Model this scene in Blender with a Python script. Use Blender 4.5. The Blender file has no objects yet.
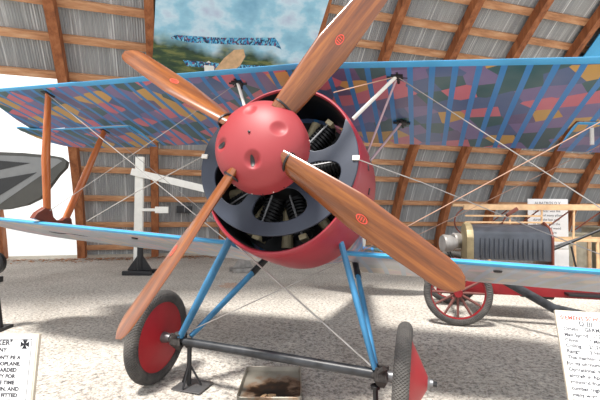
import bpy, bmesh, math, random
from math import sin, cos, pi, radians, hypot, atan2, sqrt
from mathutils import Vector, Matrix
random.seed(7)
SC = bpy.context.scene
COL = SC.collection

# ------------------------------------------------------------------ materials
def rgb(r, g, b):
    f = lambda c: (c/255/12.92) if c/255 <= .04045 else ((c/255+.055)/1.055)**2.4
    return (f(r), f(g), f(b), 1)
class NT:
    def __init__(s, name, rough=.6, metal=0, coat=0, spec=.5):
        s.m = bpy.data.materials.new(name); s.m.use_nodes = True
        s.t = s.m.node_tree; s.b = s.t.nodes['Principled BSDF']
        s.b.inputs['Roughness'].default_value = rough
        s.b.inputs['Metallic'].default_value = metal
        s.b.inputs['Coat Weight'].default_value = coat
        s.b.inputs['Coat Roughness'].default_value = .15
        s.b.inputs['Specular IOR Level'].default_value = spec
    def n(s, typ, **kw):
        nd = s.t.nodes.new(typ)
        for k, v in kw.items():
            if k.startswith('i_'): nd.inputs[k[2:].replace('_', ' ')].default_value = v
            else: setattr(nd, k, v)
        return nd
    def l(s, a, b): s.t.links.new(a, b)
    def coord(s, kind='Object', scale=(1, 1, 1), rot=(0, 0, 0)):
        c = s.n('ShaderNodeTexCoord'); m = s.n('ShaderNodeMapping')
        m.inputs['Scale'].default_value = scale; m.inputs['Rotation'].default_value = rot
        s.l(c.outputs[kind], m.inputs['Vector']); return m.outputs[0]
    def ramp(s, fac, stops, interp='LINEAR'):
        r = s.n('ShaderNodeValToRGB'); r.color_ramp.interpolation = interp
        e = r.color_ramp.elements
        while len(e) < len(stops): e.new(.5)
        for el, (p, c) in zip(e, stops): el.position = p; el.color = c
        s.l(fac, r.inputs[0]); return r.outputs[0]
    def noise(s, vec, scale=5, detail=4, rough=.5):
        n = s.n('ShaderNodeTexNoise'); n.inputs['Scale'].default_value = scale
        n.inputs['Detail'].default_value = detail; n.inputs['Roughness'].default_value = rough
        s.l(vec, n.inputs['Vector']); return n.outputs['Fac']
    def mix(s, fac, a, b, mode='MIX'):
        m = s.n('ShaderNodeMix', data_type='RGBA', blend_type=mode)
        for sock, v in ((m.inputs[0], fac), (m.inputs[6], a), (m.inputs[7], b)):
            if hasattr(v, 'is_output'): s.l(v, sock)
            else: sock.default_value = v
        return m.outputs[2]
    def math(s, op, a, b=0.0, c=0.0):
        m = s.n('ShaderNodeMath', operation=op)
        for i, v in enumerate((a, b, c)):
            if hasattr(v, 'is_output'): s.l(v, m.inputs[i])
            else: m.inputs[i].default_value = v
        return m.outputs[0]
    def color(s, c):
        if hasattr(c, 'is_output'): s.l(c, s.b.inputs['Base Color'])
        else: s.b.inputs['Base Color'].default_value = c
        return s
    def bump(s, h, strength=.3, dist=.01):
        b = s.n('ShaderNodeBump'); b.inputs['Strength'].default_value = strength
        b.inputs['Distance'].default_value = dist
        s.l(h, b.inputs['Height']); s.l(b.outputs[0], s.b.inputs['Normal']); return s

def plain(name, c, rough=.6, metal=0, coat=0, var=.12, scale=8, bump=0):
    t = NT(name, rough, metal, coat)
    v = t.coord(); f = t.noise(v, scale, 5)
    d = (c[0]*(1-var*2), c[1]*(1-var*2), c[2]*(1-var*2), 1)
    u = (min(1, c[0]*(1+var)), min(1, c[1]*(1+var)), min(1, c[2]*(1+var)), 1)
    t.color(t.ramp(f, [(.3, d), (.7, u)]))
    if bump: t.bump(f, bump)
    return t.m

M = {}
M['spinner'] = plain('spinner_red', rgb(150, 50, 55), .5, var=.05, scale=2)
M['cowl'] = plain('cowl_red', rgb(150, 42, 54), .38, var=.07, scale=3)
M['wheel_red'] = plain('wheel_cover_red', rgb(158, 20, 32), .45, var=.08, scale=5)
M['car_red'] = plain('car_red', rgb(132, 18, 26), .5, var=.1)
M['black'] = plain('black_paint', rgb(26, 26, 29), .45, var=.15)
M['engine'] = plain('engine_black', rgb(24, 25, 28), .5, metal=.3, var=.2)
M['plate'] = plain('blue_grey_plate', rgb(50, 56, 70), .42, metal=.15, var=.15, scale=3)
M['bluestrut'] = plain('strut_blue', rgb(58, 122, 164), .4, var=.15, scale=6)
M['blue'] = plain('edge_blue', rgb(72, 158, 206), .35, var=.08, scale=4)
M['steel'] = plain('dull_steel', rgb(120, 120, 122), .4, metal=.7)
M['spreader'] = plain('spreader_black', rgb(48, 50, 54), .38, var=.35, scale=12)
M['whitepaint'] = plain('white_paint', rgb(232, 230, 222), .5, var=.04)
M['pinkstrut'] = plain('pale_strut', rgb(186, 160, 168), .5, var=.05)
M['wire'] = plain('wire_steel', rgb(170, 165, 160), .4, metal=.5, var=.1)
M['cable'] = plain('cable_tan', rgb(178, 140, 118), .5, var=.1)
M['tan'] = plain('tan_varnish', rgb(176, 164, 132), .5, var=.1)
M['brass'] = plain('brass', rgb(150, 136, 104), .45, metal=.3, var=.15)
M['hood'] = plain('hood_black', rgb(56, 60, 68), .3, var=.15, coat=.4)
M['darkwood'] = plain('plinth_wood', rgb(112, 48, 28), .4, coat=.4, var=.2)
M['leather'] = plain('wrap_leather', rgb(62, 58, 56), .8, var=.3, scale=30, bump=.3)
M['palewood'] = plain('pale_wood', rgb(214, 176, 134), .6, var=.12)
M['khaki'] = plain('khaki_board', rgb(176, 168, 148), .8, var=.1)
M['ink'] = plain('ink_dark', rgb(60, 60, 66), .8, var=.02)
M['inkblue'] = plain('ink_black', rgb(20, 22, 30), .8, var=.02)
M['inkred'] = plain('ink_red', rgb(226, 84, 70), .8, var=.02)
M['spoke'] = plain('dusty_spoke', rgb(116, 72, 66), .8, var=.2)
M['greylamp'] = plain('lamp_grey', rgb(150, 146, 142), .45, metal=.3, var=.15)
M['sign'] = plain('sign_white', rgb(236, 236, 236), .5, var=.02)
M['sign_edge'] = plain('sign_edge_wood', rgb(196, 188, 172), .6, var=.08)

def wood(name, c1, c2, c3, axis=2, rough=.35, coat=.5, sc=1.0, ring=10):
    t = NT(name, rough, 0, coat)
    s = [ring*sc]*3; s[axis] = .7*sc
    v = t.coord(scale=tuple(s))
    a = t.noise(v, 1.6, 6, .55); b = t.noise(v, 7, 3, .6)
    f = t.math('ADD', t.math('MULTIPLY', a, .75), t.math('MULTIPLY', b, .25))
    t.color(t.ramp(f, [(.27, c1), (.5, c2), (.74, c3)])); t.bump(f, .08)
    return t.m
M['prop'] = wood('propeller_walnut', rgb(70, 31, 8), rgb(120, 63, 20), rgb(166, 100, 40), 2, .3, .6, ring=14)
M['strutwood'] = wood('strut_varnished', rgb(150, 72, 24), rgb(186, 100, 44), rgb(204, 128, 64), 2, .35, .5)
M['beamz'] = wood('rafter_timber', rgb(84, 44, 24), rgb(148, 88, 50), rgb(180, 120, 78), 2, .75, 0, 1, 4)
M['beamx'] = wood('purlin_timber', rgb(130, 84, 54), rgb(190, 138, 98), rgb(222, 182, 144), 0, .75, 0, 1, 4)
M['whitewood'] = plain('white_wood', rgb(240, 238, 230), .6, var=.03)

# tyre with a diamond tread
t = NT('tyre_rubber', .75)
v = t.coord(); sx = t.n('ShaderNodeSeparateXYZ'); t.l(v, sx.inputs[0])
ang = t.math('ARCTAN2', sx.outputs[2], sx.outputs[1])
k1 = t.math('SINE', t.math('ADD', t.math('MULTIPLY', ang, 110), t.math('MULTIPLY', sx.outputs[0], 260)))
k2 = t.math('SINE', t.math('SUBTRACT', t.math('MULTIPLY', ang, 110), t.math('MULTIPLY', sx.outputs[0], 260)))
h = t.math('MAXIMUM', k1, k2)
t.color(t.ramp(t.noise(v, 9, 4), [(.3, rgb(62, 60, 60)), (.7, rgb(104, 100, 96))])); t.bump(h, 1.0, .008)
M['tyre'] = t.m

# lozenge cloth with blue rib tapes (x spanwise, y chordwise, in the aeroplane's own coordinates)
def lozenge(name, sp=.162, wd=.27, fade=0):
    t = NT(name, .38, 0, .35)
    v = t.coord(); m = t.n('ShaderNodeMapping')
    m.inputs['Scale'].default_value = (4.3, 5.6, 0)
    m.inputs['Rotation'].default_value = (0, 0, radians(24)); t.l(v, m.inputs['Vector'])
    vo = t.n('ShaderNodeTexVoronoi', voronoi_dimensions='2D'); vo.inputs['Scale'].default_value = 1
    vo.inputs['Randomness'].default_value = .45; t.l(m.outputs[0], vo.inputs['Vector'])
    sc = t.n('ShaderNodeSeparateColor'); t.l(vo.outputs['Color'], sc.inputs[0])
    c = t.ramp(sc.outputs[0], [(0, rgb(204, 156, 62)), (.16, rgb(24, 84, 82)), (.38, rgb(118, 102, 146)),
               (.56, rgb(206, 104, 116)), (.75, rgb(64, 92, 134)), (.93, rgb(92, 80, 118))], 'CONSTANT')
    c = t.mix(.2, c, t.ramp(t.noise(v, 3, 3), [(.3, rgb(70, 84, 110)), (.7, rgb(150, 140, 150))]))
    sx = t.n('ShaderNodeSeparateXYZ'); t.l(v, sx.inputs[0])
    fr = t.math('FRACT', t.math('DIVIDE', t.math('ADD', sx.outputs[0], 20.0), sp))
    st = t.math('LESS_THAN', fr, wd)
    c = t.mix(st, c, rgb(52, 124, 184))
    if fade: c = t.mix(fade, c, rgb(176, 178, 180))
    t.color(c)
    w = t.math('ABSOLUTE', t.math('SUBTRACT', fr, wd/2))
    t.bump(w, .25, .01)
    return t.m
M['lozenge'] = lozenge('lozenge_cloth')
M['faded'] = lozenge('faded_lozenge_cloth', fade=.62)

# corrugated sheet
t = NT('corrugated_sheet', .5, .25)
v = t.coord('UV', (9, .25, 1)); a = t.noise(v, 1.2, 5, .7)
v2 = t.coord('UV', (1, .6, 1)); b = t.noise(v2, .7, 3)
c = t.ramp(a, [(.3, rgb(128, 132, 134)), (.55, rgb(166, 169, 170)), (.66, rgb(228, 230, 230))])
c = t.mix(.4, c, t.ramp(b, [(.3, rgb(116, 119, 122)), (.7, rgb(182, 183, 182))]))
sx = t.n('ShaderNodeSeparateXYZ'); t.l(t.coord('UV'), sx.inputs[0])
fr = t.math('FRACT', t.math('DIVIDE', sx.outputs[0], .86))
c = t.mix(t.math('LESS_THAN', fr, .035), c, rgb(206, 208, 208))
t.color(c); M['sheet'] = t.m

# translucent white sheeting
t = NT('white_sheeting', .6)
t.color(rgb(250, 250, 248))
tr = t.n('ShaderNodeBsdfTranslucent'); tr.inputs[0].default_value = (.98, .98, .97, 1)
mx = t.n('ShaderNodeMixShader'); mx.inputs[0].default_value = .8
t.l(t.b.outputs[0], mx.inputs[1]); t.l(tr.outputs[0], mx.inputs[2])
t.l(mx.outputs[0], t.t.nodes['Material Output'].inputs[0]); M['whitesheet'] = t.m

# floor
t = NT('gravelly_concrete', .92)
v = t.coord()
a = t.noise(v, 1.1, 5, .6); b = t.noise(v, 24, 4, .75); vo = t.n('ShaderNodeTexVoronoi'); vo.inputs['Scale'].default_value = 70
t.l(v, vo.inputs['Vector'])
c = t.ramp(a, [(.3, rgb(206, 201, 194)), (.7, rgb(238, 234, 228))])
c = t.mix(.85, c, t.ramp(b, [(.36, rgb(96, 93, 90)), (.5, rgb(205, 202, 197)), (.75, rgb(255, 252, 246))]), 'MULTIPLY')
sc = t.n('ShaderNodeSeparateColor'); t.l(vo.outputs['Color'], sc.inputs[0])
c = t.mix(t.math('MULTIPLY', t.math('GREATER_THAN', sc.outputs[0], .8), .45), c, rgb(120, 104, 92))
# rust stain behind the undercarriage
sb = t.n('ShaderNodeVectorMath', operation='DISTANCE'); t.l(v, sb.inputs[0]); sb.inputs[1].default_value = (-2.55, 4.5, 0)
ds = t.math('ADD', sb.outputs['Value'], t.math('MULTIPLY', t.noise(v, 7, 3), .5))
c = t.mix(t.math('MULTIPLY', t.math('LESS_THAN', ds, .52), .35), c, rgb(196, 132, 84))
t.color(c); t.bump(t.math('ADD', b, t.math('MULTIPLY', vo.outputs['Distance'], .5)), .55, .02); M['floor'] = t.m

# mural
t = NT('mural_paint', .55)
v = t.coord('UV')
sx = t.n('ShaderNodeSeparateXYZ'); t.l(v, sx.inputs[0])
cl = t.noise(t.coord('UV', (1.1, 2.0, 1)), 3.2, 6, .55)
sky = t.ramp(cl, [(.3, rgb(120, 172, 198)), (.46, rgb(150, 200, 220)), (.56, rgb(196, 222, 234)), (.7, rgb(176, 190, 212))])
gr = t.ramp(t.noise(t.coord('UV', (1, 5, 1)), 5, 5, .6), [(.3, rgb(28, 48, 46)), (.5, rgb(58, 80, 54)), (.62, rgb(116, 122, 70)), (.75, rgb(46, 68, 74))])
hz = t.math('ADD', sx.outputs[1], t.math('MULTIPLY', t.math('SUBTRACT', t.noise(t.coord('UV', (1, 1, 1)), 2.5, 4), .5), .55))
f = t.math('ADD', hz, t.math('MULTIPLY', sx.outputs[0], .10))
c = t.mix(t.ramp(f, [(.27, (0, 0, 0, 1)), (.38, (1, 1, 1, 1))]), gr, sky); t.color(c); M['mural'] = t.m
M['mural_blue'] = plain('mural_blue', rgb(70, 170, 222), .5, var=.08, scale=1.5)
M['mural_red'] = plain('mural_red', rgb(200, 60, 60), .6)
M['mural_green'] = plain('mural_green', rgb(30, 100, 84), .6)
t = NT('mural_lozenge', .55); v = t.coord('UV', (70, 30, 1)); vo = t.n('ShaderNodeTexVoronoi', voronoi_dimensions='2D'); vo.inputs['Scale'].default_value = 1
t.l(v, vo.inputs['Vector']); sc = t.n('ShaderNodeSeparateColor'); t.l(vo.outputs['Color'], sc.inputs[0])
t.color(t.ramp(sc.outputs[0], [(0, rgb(60, 150, 196)), (.3, rgb(40, 70, 110)), (.5, rgb(126, 80, 110)), (.65, rgb(120, 190, 214)), (.85, rgb(30, 50, 70))], 'CONSTANT'))
M['mural_loz'] = t.m

# oily pan
t = NT('pan_galvanised', .35, .5); v = t.coord(); 
c = t.ramp(t.noise(v, 4, 5), [(.3, rgb(120, 116, 106)), (.7, rgb(176, 170, 158))])
sb = t.n('ShaderNodeVectorMath', operation='DISTANCE'); t.l(v, sb.inputs[0]); sb.inputs[1].default_value = (.05, -.10, 0)
ds = t.math('ADD', sb.outputs['Value'], t.math('MULTIPLY', t.math('SUBTRACT', t.noise(v, 9, 5, .6), .5), .55))
c = t.mix(t.ramp(ds, [(.16, (1, 1, 1, 1)), (.30, (0, 0, 0, 1))]), c, t.ramp(ds, [(.08, rgb(24, 18, 14)), (.16, rgb(60, 38, 22)), (.25, rgb(150, 98, 48))]))
t.color(c); M['pan'] = t.m
M['leaf'] = plain('dry_leaf', rgb(170, 116, 72), .9, var=.3, scale=3)
M['tail_dark'] = plain('tail_dark_grey', rgb(34, 34, 34), .5, var=.1)
M['tail_mid'] = plain('tail_olive_grey', rgb(70, 69, 64), .5, var=.06)
M['tail_light'] = plain('tail_pale_grey', rgb(122, 123, 122), .5, var=.04)

# ------------------------------------------------------------------ mesh helpers
class MB:
    """collects shapes, then links them as one mesh object"""
    def __init__(s): s.v = []; s.f = []; s.mi = []; s.uv = []
    def add(s, vs, fs, mi=0):
        o = len(s.v); s.v += [tuple(p) for p in vs]
        for f in fs: s.f.append([o+i for i in f]); s.mi.append(mi)
        return s
    def box(s, c, d, rot=None, mi=0):
        R = rot or Matrix.Identity(3); c = Vector(c)
        vs = [c+R @ Vector((x*d[0]/2, y*d[1]/2, z*d[2]/2)) for x in (-1, 1) for y in (-1, 1) for z in (-1, 1)]
        return s.add(vs, [(0, 1, 3, 2), (4, 6, 7, 5), (0, 4, 5, 1), (2, 3, 7, 6), (0, 2, 6, 4), (1, 5, 7, 3)], mi)
    def loft(s, rings, closed=True, cap=True, mi=0, loop=False):
        n = len(rings[0]); vs = [p for r in rings for p in r]; fs = []
        K = len(rings)
        for i in range(K if loop else K-1):
            for j in range(n if closed else n-1):
                a = i*n+j; b = i*n+(j+1) % n; i2 = (i+1) % K
                fs.append((a, b, i2*n+(j+1) % n, i2*n+j))
        if cap and not loop: fs.append(tuple(range(n))[::-1]); fs.append(tuple((K-1)*n+j for j in range(n)))
        return s.add(vs, fs, mi)
    def tube(s, pts, r, n=10, asp=1.0, wide=None, mi=0, cap=True):
        """tube along pts; r a number or list; asp flattens across the direction `wide`"""
        pts = [Vector(p) for p in pts]; rings = []
        for i, p in enumerate(pts):
            d = (pts[min(i+1, len(pts)-1)]-pts[max(i-1, 0)]).normalized()
            w = Vector(wide) if wide is not None else (Vector((0, 0, 1)) if abs(d.z) < .9 else Vector((1, 0, 0)))
            a = (w-d*w.dot(d)).normalized(); b = d.cross(a)
            rr = r[i] if isinstance(r, (list, tuple)) else r
            rings.append([p+a*rr*cos(t)+b*rr*asp*sin(t) for t in (2*pi*k/n for k in range(n))])
        return s.loft(rings, cap=cap, mi=mi)
    def lathe(s, prof, M4=None, n=48, mi=0, closed=False):
        """profile of (x_along_axis, radius), axis = local x"""
        M4 = M4 or Matrix.Identity(4); rings = []
        for (x, r) in prof: rings.append([M4 @ Vector((x, r*cos(t), r*sin(t))) for t in (2*pi*k/n for k in range(n))])
        return s.loft(rings, cap=not closed, mi=mi, loop=closed)
    def build(s, name, mat, parent=None, smooth=True, bevel=0, angle=35):
        me = bpy.data.meshes.new(name); me.from_pydata(s.v, [], s.f)
        for m in (mat if isinstance(mat, (list, tuple)) else [mat]): me.materials.append(m)
        for p, mi in zip(me.polygons, s.mi): p.material_index = mi
        bm = bmesh.new(); bm.from_mesh(me); bmesh.ops.recalc_face_normals(bm, faces=bm.faces)
        if bevel: bmesh.ops.bevel(bm, geom=bm.edges[:], offset=bevel, segments=2, affect='EDGES', profile=.7)
        if smooth:
            for f in bm.faces: f.smooth = True
            for e in bm.edges:
                e.smooth = not (len(e.link_faces) == 2 and e.calc_face_angle(0) > radians(angle))
        bm.to_mesh(me); bm.free()
        o = bpy.data.objects.new(name, me); COL.objects.link(o)
        if parent: o.parent = parent
        return o
def tag(o, label=None, cat=None, group=None, kind=None):
    if label: o['label'] = label
    if cat: o['category'] = cat
    if group: o['group'] = group
    if kind: o['kind'] = kind
    return o
def empty(name, mat4, label, cat, group=None):
    o = bpy.data.objects.new(name, None); COL.objects.link(o); o.matrix_world = mat4; o.empty_display_size = .1
    return tag(o, label, cat, group)
def Rz(a): return Matrix.Rotation(a, 3, 'Z')
def Rx(a): return Matrix.Rotation(a, 3, 'X')
def Ry(a): return Matrix.Rotation(a, 3, 'Y')
def M4(R, loc): return Matrix.Translation(Vector(loc)) @ R.to_4x4()
def cut_plate(name, outer, holes, th, mat, parent, M, bev=.004):
    cu = bpy.data.curves.new(name+'_outline', 'CURVE'); cu.dimensions = '2D'; cu.fill_mode = 'BOTH'; cu.extrude = th/2; cu.bevel_depth = bev
    for loop in [outer]+holes:
        sp = cu.splines.new('POLY'); sp.points.add(len(loop)-1); sp.use_cyclic_u = True
        for p, q in zip(sp.points, loop): p.co = (q[0], q[1], 0, 1)
    tmp = bpy.data.objects.new('tmp', cu); COL.objects.link(tmp)
    me = bpy.data.meshes.new_from_object(tmp.evaluated_get(bpy.context.evaluated_depsgraph_get()))
    bpy.data.objects.remove(tmp); me.transform(M); me.materials.clear(); me.materials.append(mat)
    o = bpy.data.objects.new(name, me); COL.objects.link(o); o.parent = parent; return o
def text_mesh(lines, name, mat, parent, M):
    """lines: (text, x, y, size[, align]); returns ONE mesh of lettering lying in the local xy plane"""
    bm = bmesh.new()
    for ln in lines:
        s, x, y, size = ln[:4]; al = ln[4] if len(ln) > 4 else 'LEFT'
        cu = bpy.data.curves.new('t', 'FONT'); cu.body = s; cu.size = size; cu.align_x = al; cu.extrude = .0006; cu.offset = .0011 if size < .06 else 0; cu.space_character = 1.05
        tmp = bpy.data.objects.new('tmp', cu); COL.objects.link(tmp)
        me = bpy.data.meshes.new_from_object(tmp.evaluated_get(bpy.context.evaluated_depsgraph_get()))
        bpy.data.objects.remove(tmp); me.transform(Matrix.Translation((x, y, 0))); bm.from_mesh(me); bpy.data.meshes.remove(me)
    me = bpy.data.meshes.new(name); bm.to_mesh(me); bm.free(); me.transform(M); me.materials.append(mat)
    o = bpy.data.objects.new(name, me); COL.objects.link(o); o.parent = parent; return o

# ------------------------------------------------------------------ camera
YAW = .2962
CAM = Vector((1.1205, -2.8817, 1.4618))
cd = bpy.data.cameras.new('camera'); cam = bpy.data.objects.new('camera', cd); COL.objects.link(cam)
cd.sensor_width = 36; cd.lens = 400.7/600*36; cd.clip_start = .05
RC = (Matrix.Rotation(YAW, 3, 'Z') @ Matrix.Rotation(.0327, 3, 'X') @ Matrix.Rotation(-.006, 3, 'Y'))
r_, f_, u_ = RC.col[0], RC.col[1], RC.col[2]
cam.matrix_world = Matrix.Translation(CAM) @ Matrix((r_, u_, -f_)).transposed().to_4x4()
SC.camera = cam

# the hangar's bearing: X to the right of where the photographer stood, Z straight ahead, h above the floor
HR = Vector((cos(YAW), sin(YAW), 0)); HF = Vector((-sin(YAW), cos(YAW), 0))
def at(X, Z, h): return Vector((CAM.x, CAM.y, 0))+HR*X+HF*Z+Vector((0, 0, h))
def floor_h(x, y):
    w = max(0., 1-max(0, hypot(x, y*.8)-1.2)/1.2); w = w*w*(3-2*w)
    return -.052*max(-1.3, min(1.3, x))*w

# ------------------------------------------------------------------ hangar shell
PHI, D0, SP, S0 = .28553, 15.1186, 2.18167, -7.28403
def T_(h): return .21842*h+.0597*h*h-.00017*h**3
def wall(s, h, off=0.):
    """point on the curved wall; off moves towards the inside along its normal"""
    dt = .21842+.1194*h-.00051*h*h; L = hypot(1, dt)
    t = T_(h)+off/L; hh = h-off*dt/L
    return at(s*cos(PHI)+t*sin(PHI), D0+s*sin(PHI)-t*cos(PHI), hh)
HT = 12.0
def arc(n, h0=0, h1=HT): return [h0+(h1-h0)*i/n for i in range(n+1)]
def sheet(name, sa, sb, h0, h1, nh, pitch=.062):
    me_v = []; uv = []; ns = int((sb-sa)/pitch*6); hs = arc(nh, h0, h1)
    L = 0; Ls = [0]
    for a, b in zip(hs, hs[1:]): L += hypot(b-a, T_(b)-T_(a)); Ls.append(L)
    for i in range(ns+1):
        s = sa+(sb-sa)*i/ns; o = .009*sin(2*pi*i/6)
        for h, l in zip(hs, Ls): me_v.append(wall(s, h, o)); uv.append((s, l))
    K = nh+1
    fs = [(i*K+j, (i+1)*K+j, (i+1)*K+j+1, i*K+j+1) for i in range(ns) for j in range(nh)]
    me = bpy.data.meshes.new(name); me.from_pydata(me_v, [], fs); me.materials.append(M['sheet'])
    ul = me.uv_layers.new(); 
    for lp in me.loops: ul.data[lp.index].uv = uv[lp.vertex_index]
    for p in me.polygons: p.use_smooth = True
    o = bpy.data.objects.new(name, me); COL.objects.link(o); tag(o, kind='structure'); return o
SW = -7.28  # the rib at which the white sheeting ends
sheet('wall_back', SW, 17, -.05, 5.1, 14)
sheet('ceiling', -14, 17, 5.1, HT, 14)
# white sheeting left of the rib
b = MB(); hs = arc(10, -.05, 5.1)
b.loft([[wall(s, h, o) for h in hs]+[wall(s, h, o-.01) for h in hs[::-1]] for s, o in ((-20, 0), (-16, 0), (-12, .0), (SW, 0))])
tag(b.build('wall_left', M['whitesheet']), kind='structure')
ribs = [S0+SP*k for k in range(-4, 14)]
for i, s in enumerate(ribs):
    w = .11; rings = []
    for h in arc(24, -.05, HT):
        rings.append([wall(s-w, h, .12), wall(s+w, h, .12), wall(s+w, h, .42), wall(s-w, h, .42)])
    tag(MB().loft(rings).build('trim_%d' % (i+1), M['beamz'], smooth=False), kind='structure')
PJ = [.33, 1.08, 1.92, 2.78, 3.37, 3.95, 4.55, 5.1, 5.85, 6.48, 7.05, 7.6, 8.2, 8.8, 9.4, 10.0, 10.6, 11.2, 11.8]
for i, h in enumerate(PJ):
    sa = SW if i < 7 else -18
    rings = []
    for s in (sa, 24): rings.append([wall(s, h-.07, .02), wall(s, h+.07, .02), wall(s, h+.07, .13), wall(s, h-.07, .13)])
    # wood grain runs along the purlin: build it in its own frame
    o = MB().loft(rings).build('trim_%d' % (i+1+len(ribs)), M['beamx'], smooth=False)
    mw = M4(Rz(YAW+PHI), wall(sa, h)); o.data.transform(mw.inverted()); o.matrix_world = mw
    tag(o, kind='structure')
# floor, with the soft hollow the aeroplane stands in
N = 90; g = MB(); vs = []; ext = [-30+60*i/N for i in range(N+1)]
xs = sorted(set([round(-30+60*i/40, 3) for i in range(41)]+[round(-3+6*i/48, 3) for i in range(49)]))
ys = sorted(set([round(-10+50*i/40, 3) for i in range(41)]+[round(-3+6*i/48, 3) for i in range(49)]))
vs = [(x, y, floor_h(x, y)) for x in xs for y in ys]
K = len(ys); g.add(vs, [(i*K+j, (i+1)*K+j, (i+1)*K+j+1, i*K+j+1) for i in range(len(xs)-1) for j in range(K-1)])
tag(g.build('floor', M['floor']), kind='structure')
# kerb under the wall
b = MB(); b.loft([[wall(s, 0, .0), wall(s, 0, .55), wall(s, .07, .5), wall(s, .07, .0)] for s in (-18, 24)])
tag(b.build('baseboard_back', M['sign_edge'], smooth=False), kind='structure')
# dry leaves drifted along the wall
b = MB()
for i in range(2600):
    s = random.uniform(-13, 12); o = .6+abs(random.gauss(0, .45)); p = wall(s, 0, o); p.z = .012+random.random()*.02
    a = random.random()*6.28; q = random.uniform(.03, .075)
    t1 = Vector((cos(a), sin(a), random.uniform(-.2, .2)))*q; t2 = Vector((-sin(a), cos(a), random.uniform(-.2, .2)))*q*.55
    b.add([p-t1, p+t2, p+t1, p-t2], [(0, 1, 2, 3)])
tag(b.build('leaf_litter', M['leaf'], smooth=False), 'dry brown leaves drifted along the foot of the hangar wall', 'leaves', kind='stuff')

# ------------------------------------------------------------------ murals on the roof slope
def roof_panel(name, sa, sb, h0, h1, mat, off, parent=None, th=.03, nu=6, nh=8, slant=0.):
    me_v = []; uv = []
    for o in (off, off+th):
        for i in range(nu+1):
            for j in range(nh+1):
                h = h0+(h1-h0)*j/nh; s = sa+(sb-sa)*i/nu+slant*j/nh
                me_v.append(wall(s, h, o)); uv.append((i/nu*(sb-sa)/(h1-h0), j/nh))
    K = nh+1; B = (nu+1)*K; fs = []
    for l in (0, 1):
        for i in range(nu):
            for j in range(nh): fs.append(tuple(l*B+q for q in (i*K+j, (i+1)*K+j, (i+1)*K+j+1, i*K+j+1)))
    ed = [i*K for i in range(nu+1)]+[nu*K+j for j in range(1, nh+1)]+[i*K+nh for i in range(nu-1, -1, -1)]+[j for j in range(nh-1, 0, -1)]
    for a, c in zip(ed, ed[1:]+ed[:1]): fs.append((a, c, c+B, a+B))
    me = bpy.data.meshes.new(name); me.from_pydata(me_v, [], fs); me.materials.append(mat)
    ul = me.uv_layers.new()
    for lp in me.loops: ul.data[lp.index].uv = uv[lp.vertex_index]
    bm = bmesh.new(); bm.from_mesh(me); bmesh.ops.recalc_face_normals(bm, faces=bm.faces); bm.to_mesh(me); bm.free()
    o = bpy.data.objects.new(name, me); COL.objects.link(o)
    if parent: o.parent = parent
    return o
mural = roof_panel('mural', -5.12, -.95, 5.2, 8.4, M['mural'], .43, slant=.35)
tag(mural, 'cloudy sky and green land mural with a small biplane, on the roof slope', 'mural')
OF = .466
def painted(name, pts, mat, dh=0):   # flat painted shape lying on the mural, pts in (s, h)
    me = bpy.data.meshes.new(name); me.from_pydata([wall(s, h, OF) for s, h in pts], [], [tuple(range(len(pts)))]); me.materials.append(mat)
    ul = me.uv_layers.new()
    for lp in me.loops: ul.data[lp.index].uv = (pts[lp.vertex_index][0]*.5, pts[lp.vertex_index][1])
    o = bpy.data.objects.new(name, me); COL.objects.link(o); o.parent = mural; return o
painted('painted_wing', [(-4.62, 6.20), (-4.5, 6.27), (-3.3, 6.33), (-1.95, 6.46), (-1.8, 6.34), (-1.72, 6.24), (-1.95, 6.30), (-3.1, 6.22), (-4.2, 6.16)], M['mural_loz'])
painted('painted_wing', [(-4.3, 5.80), (-3.2, 5.82), (-2.1, 5.86), (-2.15, 5.74), (-3.2, 5.70), (-4.2, 5.68)], M['mural_loz'])
painted('painted_fuselage', [(-3.5, 5.62), (-3.25, 5.92), (-3.0, 6.12), (-2.75, 6.16), (-2.68, 6.02), (-2.8, 5.80), (-3.0, 5.66), (-3.3, 5.58)], M['palewood'])
painted('painted_tail', [(-3.72, 5.5), (-3.76, 5.76), (-3.64, 5.84), (-3.5, 5.76), (-3.46, 5.58), (-3.56, 5.48)], M['whitepaint'])
m2 = roof_panel('mural', 8.28, 12.3, 5.4, 9.5, M['mural_blue'], .43)
tag(m2, 'bright blue mural at the upper right edge of the photo, beside a rafter', 'mural')
def on2(name, pts, mat):
    o = painted(name, pts, mat); o.parent = m2
on2('painted_emblem', [(9.12, 7.2), (9.5, 7.35), (10.0, 7.3), (10.1, 6.9), (9.6, 6.6), (9.3, 6.8)], M['mural_green'])
OF = .47
on2('painted_emblem', [(9.35, 7.1), (9.6, 7.2), (9.9, 7.1), (9.8, 6.7), (9.5, 6.8)], M['mural_red'])

# ------------------------------------------------------------------ the biplane
AL, RO, RW = .2733, .0521, .38
BR = Ry(RO) @ Rx(-AL)
plane = empty('biplane', M4(BR, (0, 0, RW)), 'red nosed biplane with four-bladed wooden propeller and multicoloured lozenge wings', 'aeroplane')
SZ = 1.3755
def lip(t, rx=.600, rt=.665, rb=.685): return (.018+rx*cos(t), (rt if sin(t) > 0 else rb)*sin(t))
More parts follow.
